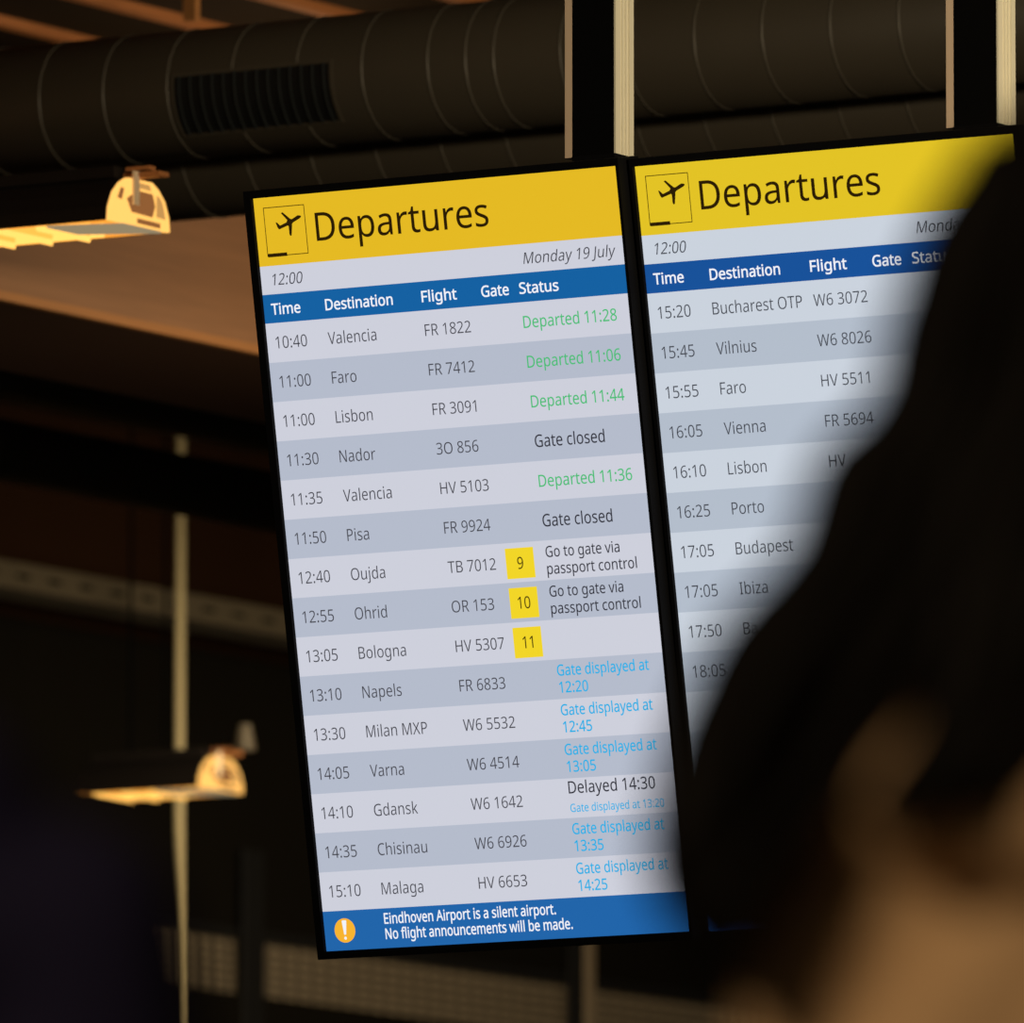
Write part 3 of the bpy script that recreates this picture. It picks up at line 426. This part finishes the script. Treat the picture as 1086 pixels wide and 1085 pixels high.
def display(loc, rot, label, pal, rows, notice):
    t = empty('departure_display', loc, rot); tag(t, label, 'departure display', 'departure displays hanging side by side')
    ow, oh = SW / 2 + .0135, SHT / 2 + .0125
    ow_r = SW / 2 + .0055 if notice else SW / 2 + .0125
    ow_l = SW / 2 + .0135 if notice else SW / 2 + .0065
    b = BM(); box(b, -ow_l, .004, -oh, ow_r, .062, oh, 0, .004)
    for x0, x1, z0, z1 in ((-ow_l, ow_r, SHT / 2, oh), (-ow_l, ow_r, -oh, -SHT / 2), (-ow_l, -SW / 2, -SHT / 2, SHT / 2), (SW / 2, ow_r, -SHT / 2, SHT / 2)): box(b, x0, -.004, z0, x1, .006, z1)
    obj('casing', b, M['black'], t)
    b = BM(); box(b, -.12, .062, -.2, .12, .085, .35); obj('mounting_plate', b, M['black_matt'], t)
    P = {k: glow('screen_' + k, v, 1.0) for k, v in pal.items()}; keys = list(P); mats = [P[k] for k in keys]; I = {k: i for i, k in enumerate(keys)}
    b = BM(); e = 0.0
    rect(b, 0, 0, 1080, 174, e, I['yellow']); rect(b, 0, 174, 1080, 246, e, I['white']); rect(b, 0, 246, 1080, 319, e, I['blue'])
    for i in range(15): rect(b, 0, 319 + 100 * i, 1080, 419 + 100 * i, e, I['grey' if i % 2 else 'white'])
    rect(b, 0, 1819, 1080, 1920, e, I['blue2'])
    # dim rim where the panel meets the bezel
    s = obj('screen', b, mats, t, (0, .0, 0)); s.location = (0, .0035, 0)
    # departing aircraft pictogram in its thin square
    b = BM(); d = .0006
    for x0, y0, x1, y1 in ((27, 25.5, 150, 27.5), (27, 148.5, 150, 150.5), (27, 25.5, 29, 150.5), (148, 25.5, 150, 150.5)): rect(b, x0, y0, x1, y1, d, 0)
    rect(b, 29, 143, 86, 152, d, 0)
    for poly in PLANE: b.faces.new([b.verts.new(scr(x, y, d)) for x, y in poly])
    obj('aircraft_pictogram', b, [P['ink']], s)
    b = BM(); T = lambda *a, **k: set_text(b, *a, depth=.0007, **k)
    T('Departures', 179, 121, 71, x1=690, weight=.004, mi=I['ink'])
    T('12:00', 31, 223.5, 29, x1=122, slant=.2, weight=K_TXT * .4, mi=I['text'])
    T('Monday 19 July', 780, 224, 28.5, x1=1047, slant=.2, weight=K_TXT * .4, mi=I['text'])
    for s_, x0, x1 in (('Time', 23, 109), ('Destination', 185, 385), ('Flight', 472, 575), ('Gate', 649, 729), ('Status', 761, 875)): T(s_, x0, 297.5, 27.5, x1=x1, weight=.022, mi=I['pure'])
    for i, r in enumerate(rows):
        y = 319 + 100 * i + 65
        T(r[0], 26, y, 30.5, x1=26 + 94 if len(r[0]) == 5 else None, sx=.84, weight=K_TXT, mi=I['text'])
        if r[1]: T(r[1], 183, y, 30.5, sx=.885, weight=K_TXT, mi=I['text'])
        if r[2]: T(r[2], 472, y - .5, 29.5, sx=.93, weight=K_TXT, mi=I['text'])
        if r[3].startswith('Departed'): T(r[3], 763, y, 30, x1=1036, weight=.006, mi=I['green'])
        elif r[3] == 'Gate closed': T(r[3], 763, y, 31, x1=967, weight=.006, mi=I['dark'])
        elif r[3].startswith('Go'):
            for k, s_ in enumerate(r[3].split('|')): T(s_, 763, y + (-23, 20)[k], 27.5, x1=(979, 1025)[k], weight=.006, mi=I['dark'])
        elif r[3].startswith('Gate displayed'):
            for k, s_ in enumerate(r[3].split('|')): T(s_, 763 + 2 * k, y + (-24, 19)[k], 27.5, x1=(1031, 849)[k], weight=0.014, mi=I['cyan'])
        elif r[3].startswith('Delayed'):
            s1, s2 = r[3].split('|'); T(s1, 763, y - 27, 30.5, x1=1016, weight=.006, mi=I['dark']); T(s2, 763, y + 20, 20.5, x1=1037, weight=0.008, mi=I['cyan'])
    if notice:
        T('Eindhoven Airport is a silent airport.', 182, 1858, 26.5, x1=691, weight=.02, mi=I['pure'])
        T('No flight announcements will be made.', 182, 1897, 26.5, x1=736, weight=.02, mi=I['pure'])
    obj('lettering', b, mats, s)
    for i, r in enumerate(rows):
        if len(r) > 4:
            b = BM(); y0 = 319 + 100 * i
            rect(b, 644, y0 + 13.5, 727, y0 + 90.5, .0006, 0); set_text(b, r[4], 686, y0 + 66.5, 30, sx=.86, weight=.004, mi=1, depth=.0009, align='c')
            obj('gate_tile', b, [P['tile'], P['tile_ink']], s)
    if notice:
        b = BM(); b.faces.new([b.verts.new(scr(61.5 + 31 * math.cos(-k * math.pi / 24), 1869.5 + 31 * math.sin(-k * math.pi / 24), .0006)) for k in range(48)]).material_index = 0
        pts = [(54.5, 1846), (56, 1843.5), (67, 1843.5), (68.5, 1846), (64.5, 1880), (58.5, 1880)]
        b.faces.new([b.verts.new(scr(x, y, .0009)) for x, y in pts]).material_index = 1
        b.faces.new([b.verts.new(scr(61.5 + 4 * math.cos(-k * math.pi / 8), 1889 + 4 * math.sin(-k * math.pi / 8), .0009)) for k in range(16)]).material_index = 1
        obj('warning_icon', b, [P['orange'], P['pure']], s)
    return t
PAL1 = dict(yellow=(229, 186, 36), white=(206, 208, 220), grey=(181, 188, 204), blue=(22, 97, 162), blue2=(34, 101, 170), ink=(42, 28, 6), text=(66, 66, 74), dark=(48, 48, 58), green=(72, 190, 118), cyan=(36, 176, 230), pure=(240, 243, 250), tile=(242, 214, 40), tile_ink=(70, 58, 14), orange=(248, 180, 48))
PAL2 = dict(PAL1, yellow=(227, 195, 38), white=(203, 211, 222), grey=(180, 190, 204), blue=(25, 82, 154), blue2=(34, 92, 165), text=(64, 67, 76))
def cam_pose(a, b, z, yaw, tilt): return cw(a, b, CAMZ + z), (tilt, 0, yaw + HALL)
l_, r_ = cam_pose(-.0677, 20.9154, 2.4712, -.5528, .1847)
D1 = display(l_, r_, 'left departures display with full list and silent airport notice, hanging tilted forward', PAL1, ROWS1, True)
l_, r_ = cam_pose(.5454, 20.5748, 2.4722, -.5396, .1900)
D2 = display(l_, r_, 'right departures display, half hidden behind long dark hair', PAL2, ROWS2, False)
# ================================================================ suspension posts
def post(pxl, pxm, pxr, py, depth, label):
    p = at(pxl, py, depth); pm = atY(pxm, py, p.y); wdt = pm.x - p.x
    sd = (pxr - pxm) / F * depth / SH
    t = empty('suspension_post', (p.x, p.y, p.z)); tag(t, label, 'suspension post', 'posts the displays hang from')
    H = 5.42 - p.z
    b = BM(); box(b, 0, .002, 0, wdt, sd, H)
    # extrusion ribs on the side face
    for y0, y1, h in ((.002, .006, .003), (sd * .42, sd * .47, .002), (sd * .6, sd * .65, .002), (sd * .78, sd, .003)): box(b, wdt, y0, 0, wdt + h, y1, H)
    obj('profile', b, M['alu'], t)
    lip = 8 / F * depth / CH
    b = BM(); box(b, 0, -.001, 0, lip, .002, H); obj('edge_lip', b, M['alu_edge'], t)
    b = BM(); box(b, lip, -.0012, -.01, wdt, .002, H); obj('cover_strip', b, M['black_matt'], t)
    b = BM(); box(b, lip, -.002, -.02, wdt + .004, sd * .75, .0015, 0, .001); obj('mounting_bracket', b, M['black'], t)
    return t
post(599.5, 650.5, 671, 168, 20.78, 'aluminium post with black front above the joint between the displays')
post(1004, 1056.5, 1077, 136, 20.45, 'aluminium post with black front at upper right, above the half hidden display')
# ================================================================ people
def finger(bm, base, d, up, ln, r=.0085):
    p = Vector(base); d = Vector(d).normalized(); up = Vector(up).normalized(); pts = [p.copy()]
    for k, fr in enumerate((.45, .3, .25)):
        p = p + d * ln * fr; pts.append(p.copy()); d = (d + up * .28).normalized()
    capsules(bm, pts, [r, r * .95, r * .88, r * .78])
def hand(bm, wrist, side):
    wx = Vector(wrist); fwd = Vector((0, 1, 0))
    capsules(bm, [wx, wx + Vector((0, .008, -.04)), wx + Vector((0, .012, -.075))], [.024, .028, .024])
    for k, (dy, ln) in enumerate(((.026, .070), (.009, .079), (-.009, .073), (-.025, .058))):
        finger(bm, wx + Vector((0, .012 + dy, -.08)), (0, dy * .4, -1), (-side, .3, 0), ln)
    finger(bm, wx + Vector((0, .03, -.035)), (-side * .3, .75, -.65), (-side * .3, 0, -1), .056, .0095)
def hood(bm, z, rx, ry, r):
    pts = [(math.cos(k * math.pi / 12) * rx, math.sin(k * math.pi / 12) * ry - .01, z + .012 * math.sin(k * math.pi / 12)) for k in range(25)]
    capsules(bm, pts, [r] * 25)
def person(loc, rz, label, k, sh_x, sh_z, sh_r, top_m, neck_z, head_c, head_r, group=None, arm_r=.045, hood_z=0, trap=None, elbow=.035):
    t = empty('person', loc, (0, 0, rz)); tag(t, label, 'person', group)
    hip = sh_z * .665; S = lambda v: v * k
    arms = {s: [(s * sh_x, 0, sh_z), (s * (sh_x + elbow), -.01, sh_z - .29 * k), (s * (sh_x + elbow + .01), .05, sh_z - .53 * k)] for s in (-1, 1)}
    legs = {s: [(s * .088, 0, hip - .04), (s * .095, .015, hip * .53), (s * .098, -.01, .09)] for s in (-1, 1)}
    def trunk(bm, f):
        for z, rx, ry in ((hip - .02, .155, .105), (hip + .10, .135, .095), (hip + .2, .125, .09), (hip + .3, .14, .1), (sh_z - .06, sh_x * .96, .098)):
            ell(bm, (0, 0, z), (rx * f, ry * f, .12))
        capsules(bm, [(-sh_x, 0, sh_z), (0, -.01, sh_z + .012), (sh_x, 0, sh_z)], [sh_r * f, sh_r * f * 1.15, sh_r * f])
        capsules(bm, [(-sh_x * .55, -.005, sh_z + sh_r * .45), (0, -.012, neck_z - .035), (sh_x * .55, -.005, sh_z + sh_r * .45)], [sh_r * f * .62, sh_r * .85 * f, sh_r * f * .62])
    if trap:
        base_trunk = trunk
        def trunk(bm, f): base_trunk(bm, f); capsules(bm, [(-trap[0], -.005, trap[1]), (0, -.01, trap[1] + .02), (trap[0], -.005, trap[1])], [trap[2] * f] * 3)
    b = BM(); trunk(b, .88)
    for s in (-1, 1):
        capsules(b, arms[s], [sh_r * .82, .036, .025]); hand(b, arms[s][2], s)
        capsules(b, legs[s], [.078, .05, .036]); capsules(b, [(legs[s][2][0], -.02, .045), (legs[s][2][0], .12, .035)], [.034, .026])
    hx, hy, hz = head_c
    capsules(b, [(0, -.01, neck_z - .06), (hx * .5, -.004, (neck_z + hz) / 2 - .02), (hx, hy - .01, hz - .04)], [.055, .05, .052])
    ell(b, head_c, head_r); ell(b, (hx, hy + .035, hz - .055), (.052, .055, .06))
    ell(b, (hx, hy + head_r[1] + .008, hz - .018), (.012, .016, .018)); capsules(b, [(hx, hy + head_r[1] - .002, hz + .02), (hx, hy + head_r[1] + .01, hz - .015)], [.008, .010])
    for s in (-1, 1): ell(b, (hx + s * (head_r[0] + .002), hy - .005, hz - .008), (.008, .018, .03))
    fuse('body', b, .006, M['skin'], t)
    for s in (-1, 1):
        e = BM(); ell(e, (hx + s * .03, hy + head_r[1] - .006, hz + .012), (.013, .008, .010), 14, 10); obj('eye', e, M['eye'], t, smooth=True)
    e = BM(); ell(e, (hx, hy + head_r[1] - .002, hz - .058), (.022, .008, .008), 14, 10); obj('mouth', e, M['lip'], t, smooth=True)
    b = BM(); trunk(b, 1.0)
    for s in (-1, 1): capsules(b, [arms[s][0], arms[s][1], tuple(Vector(arms[s][1]).lerp(Vector(arms[s][2]), .93))], [sh_r, arm_r, .034])
    if hood_z: hood(b, hood_z, .078, .075, .034); hood(b, hood_z - .03, .1, .085, .036)
    top = fuse('jacket' if top_m is M['navy'] else 'sweater', b, .009, top_m, t)
    b = BM(); ell(b, (0, 0, hip - .03), (.16, .112, .12))
    for s in (-1, 1): capsules(b, [legs[s][0], legs[s][1], (legs[s][2][0], -.01, .08)], [.085, .062, .052])
    fuse('trousers', b, .012, M['trouser'], t)
    for s in (-1, 1):
        b = BM(); x = legs[s][2][0]; capsules(b, [(x, -.04, .045), (x, .05, .045), (x, .15, .034)], [.044, .044, .034]); box(b, x - .04, -.08, 0.0, x + .04, .18, .02); fuse('shoe', b, .008, M['shoe'], t)
    return t, top
# woman with long dark hair, seen from behind
PD = 6.3; m_ = PD / F
def hx(px): return (px - 1150) * m_
def hz(py): return CAMZ + PD * math.tan(PITCH + (542.5 - py) / F)
root = cw((1150 - 543) * m_, PD, 0)
W_, top = person(root, HALL, 'person seen from behind with long dark hair and beige sweater, before the right display', .96, .110, 1.268, .052, M['beige'], 1.36, (.012, .02, 1.54), (.074, .094, .112), hood_z=1.36, elbow=.016)
for v in top.data.vertices:                         # soft slanting folds in the cloth
    v.co += v.normal * (.0035 * math.sin(70 * (v.co.x * .85 - v.co.z * .45)) + .002 * math.sin(120 * (v.co.x * .7 - v.co.z * .6) + 1))
b = BM()
ell(b, (.008, .0, 1.545), (.098, .112, .124), 32, 24)
LB = [(1034, 168), (975, 272), (940, 366), (931, 420), (903, 472), (866, 503), (850, 543), (833, 598), (799, 642), (758, 688), (728, 748), (706, 800), (690, 860), (684, 904), (694, 950), (722, 985), (754, 1012)]
RB = [(1200, 150), (1180, 260), (1160, 340), (1140, 400), (1120, 450), (1105, 500), (1090, 545), (1075, 590), (1048, 640), (1010, 700), (965, 745), (930, 800), (888, 858), (858, 900), (830, 945), (800, 985), (770, 1020)]
def lock(A, B, t, dy, r, ph, amp, tip):
    n = len(A); pts = []; rad = []
    for i in range(n):
        s = i / (n - 1); x = A[i][0] + (B[i][0] - A[i][0]) * t; y = A[i][1] + (B[i][1] - A[i][1]) * t
        wv = math.sin(s * 13 + ph) * amp * s
        rr = r * (.75 + .25 * math.sin(s * 9 + ph)) * (1 if s < .85 else max(.3, 1 - (s - .85) / .15 * tip))
        pts.append((hx(x) + rr * (1 - 2 * t) + wv * t, dy[0] + (dy[1] - dy[0]) * s + math.cos(s * 11 + ph) * amp * s, hz(y))); rad.append(rr)
    q = []; qr = []                              # refine between the control points
    for i in range(n - 1):
        p0, p1, p2, p3 = (Vector(pts[max(i - 1, 0)]), Vector(pts[i]), Vector(pts[i + 1]), Vector(pts[min(i + 2, n - 1)]))
        for u in (0, .5):
            q.append(.5 * ((2 * p1) + (p2 - p0) * u + (2 * p0 - 5 * p1 + 4 * p2 - p3) * u * u + (3 * p1 - p0 - 3 * p2 + p3) * u ** 3)); qr.append(rad[i] * (1 - u) + rad[i + 1] * u)
    q.append(Vector(pts[-1])); qr.append(rad[-1])
    tube(b, q, qr, 9)
for layer, (d0, d1_) in enumerate(((-.085, -.085), (-.055, -.05), (-.02, -.02), (.02, .01))):
    for k in range(13):
        t_ = k / 12
        lock(LB, RB, t_, (d0 * (1 if k > 2 else .5) + random.uniform(-.006, .006), d1_ + random.uniform(-.012, .012)), random.uniform(.013, .018), random.uniform(0, 6.28), .003 if k else .001, random.uniform(.3, .65))
# hair hanging down the back, ending above the shoulders
KA = [(1120, 150), (1080, 300), (1050, 450), (1005, 560), (985, 640), (978, 715), (972, 775), (945, 830), (905, 885)]
KB = [(1180, 150), (1280, 300), (1310, 450), (1300, 560), (1280, 650), (1240, 725), (1180, 780), (1120, 830), (1062, 880)]
for layer, d0 in enumerate((-.125, -.105, -.085)):
    for k in range(12): lock(KA, KB, k / 11, (d0 + .03, d0 + random.uniform(-.008, .008)), random.uniform(.014, .019), random.uniform(0, 6.28), .002, .4)
# hair on the far side, mirrored and shorter
KC = [(1180, 150), (1280, 280), (1330, 400), (1350, 520), (1360, 640), (1370, 740), (1372, 820)]
KD = [(1200, 150), (1330, 280), (1372, 400), (1385, 520), (1400, 640), (1425, 740), (1430, 840)]
for d0 in (-.06, -.02, .02):
    for k in range(5): lock(KC, KD, k / 4, (d0, d0), random.uniform(.013, .017), random.uniform(0, 6.28), .003, .8)
obj('hair', b, M['hair'], W_, smooth=True)
# person at the left edge, only a shoulder in view
PD2 = 6.0; m2 = PD2 / F
root = cw((-338 - 543) * m2, PD2, 0)
N_, _t = person(root, HALL, 'person in a dark navy jacket at the left edge, only the shoulder in view', 1.03,   .170, 1.230, .064, M['navy'], 1.42, (0, .02, 1.60), (.077, .096, .115), None, .058, 0, (.106, 1.284, .062), .05)
b = BM(); ell(b, (0, .0, 1.625), (.085, .102, .105), 28, 20)
bmesh.ops.delete(b, geom=[v for v in b.verts if v.co.y > .055 and v.co.z < 1.665 or v.co.z < 1.555], context='VERTS')
ho = obj('hair', b, M['hair'], N_, smooth=True); sm = ho.modifiers.new('s', 'SOLIDIFY'); sm.thickness = .012
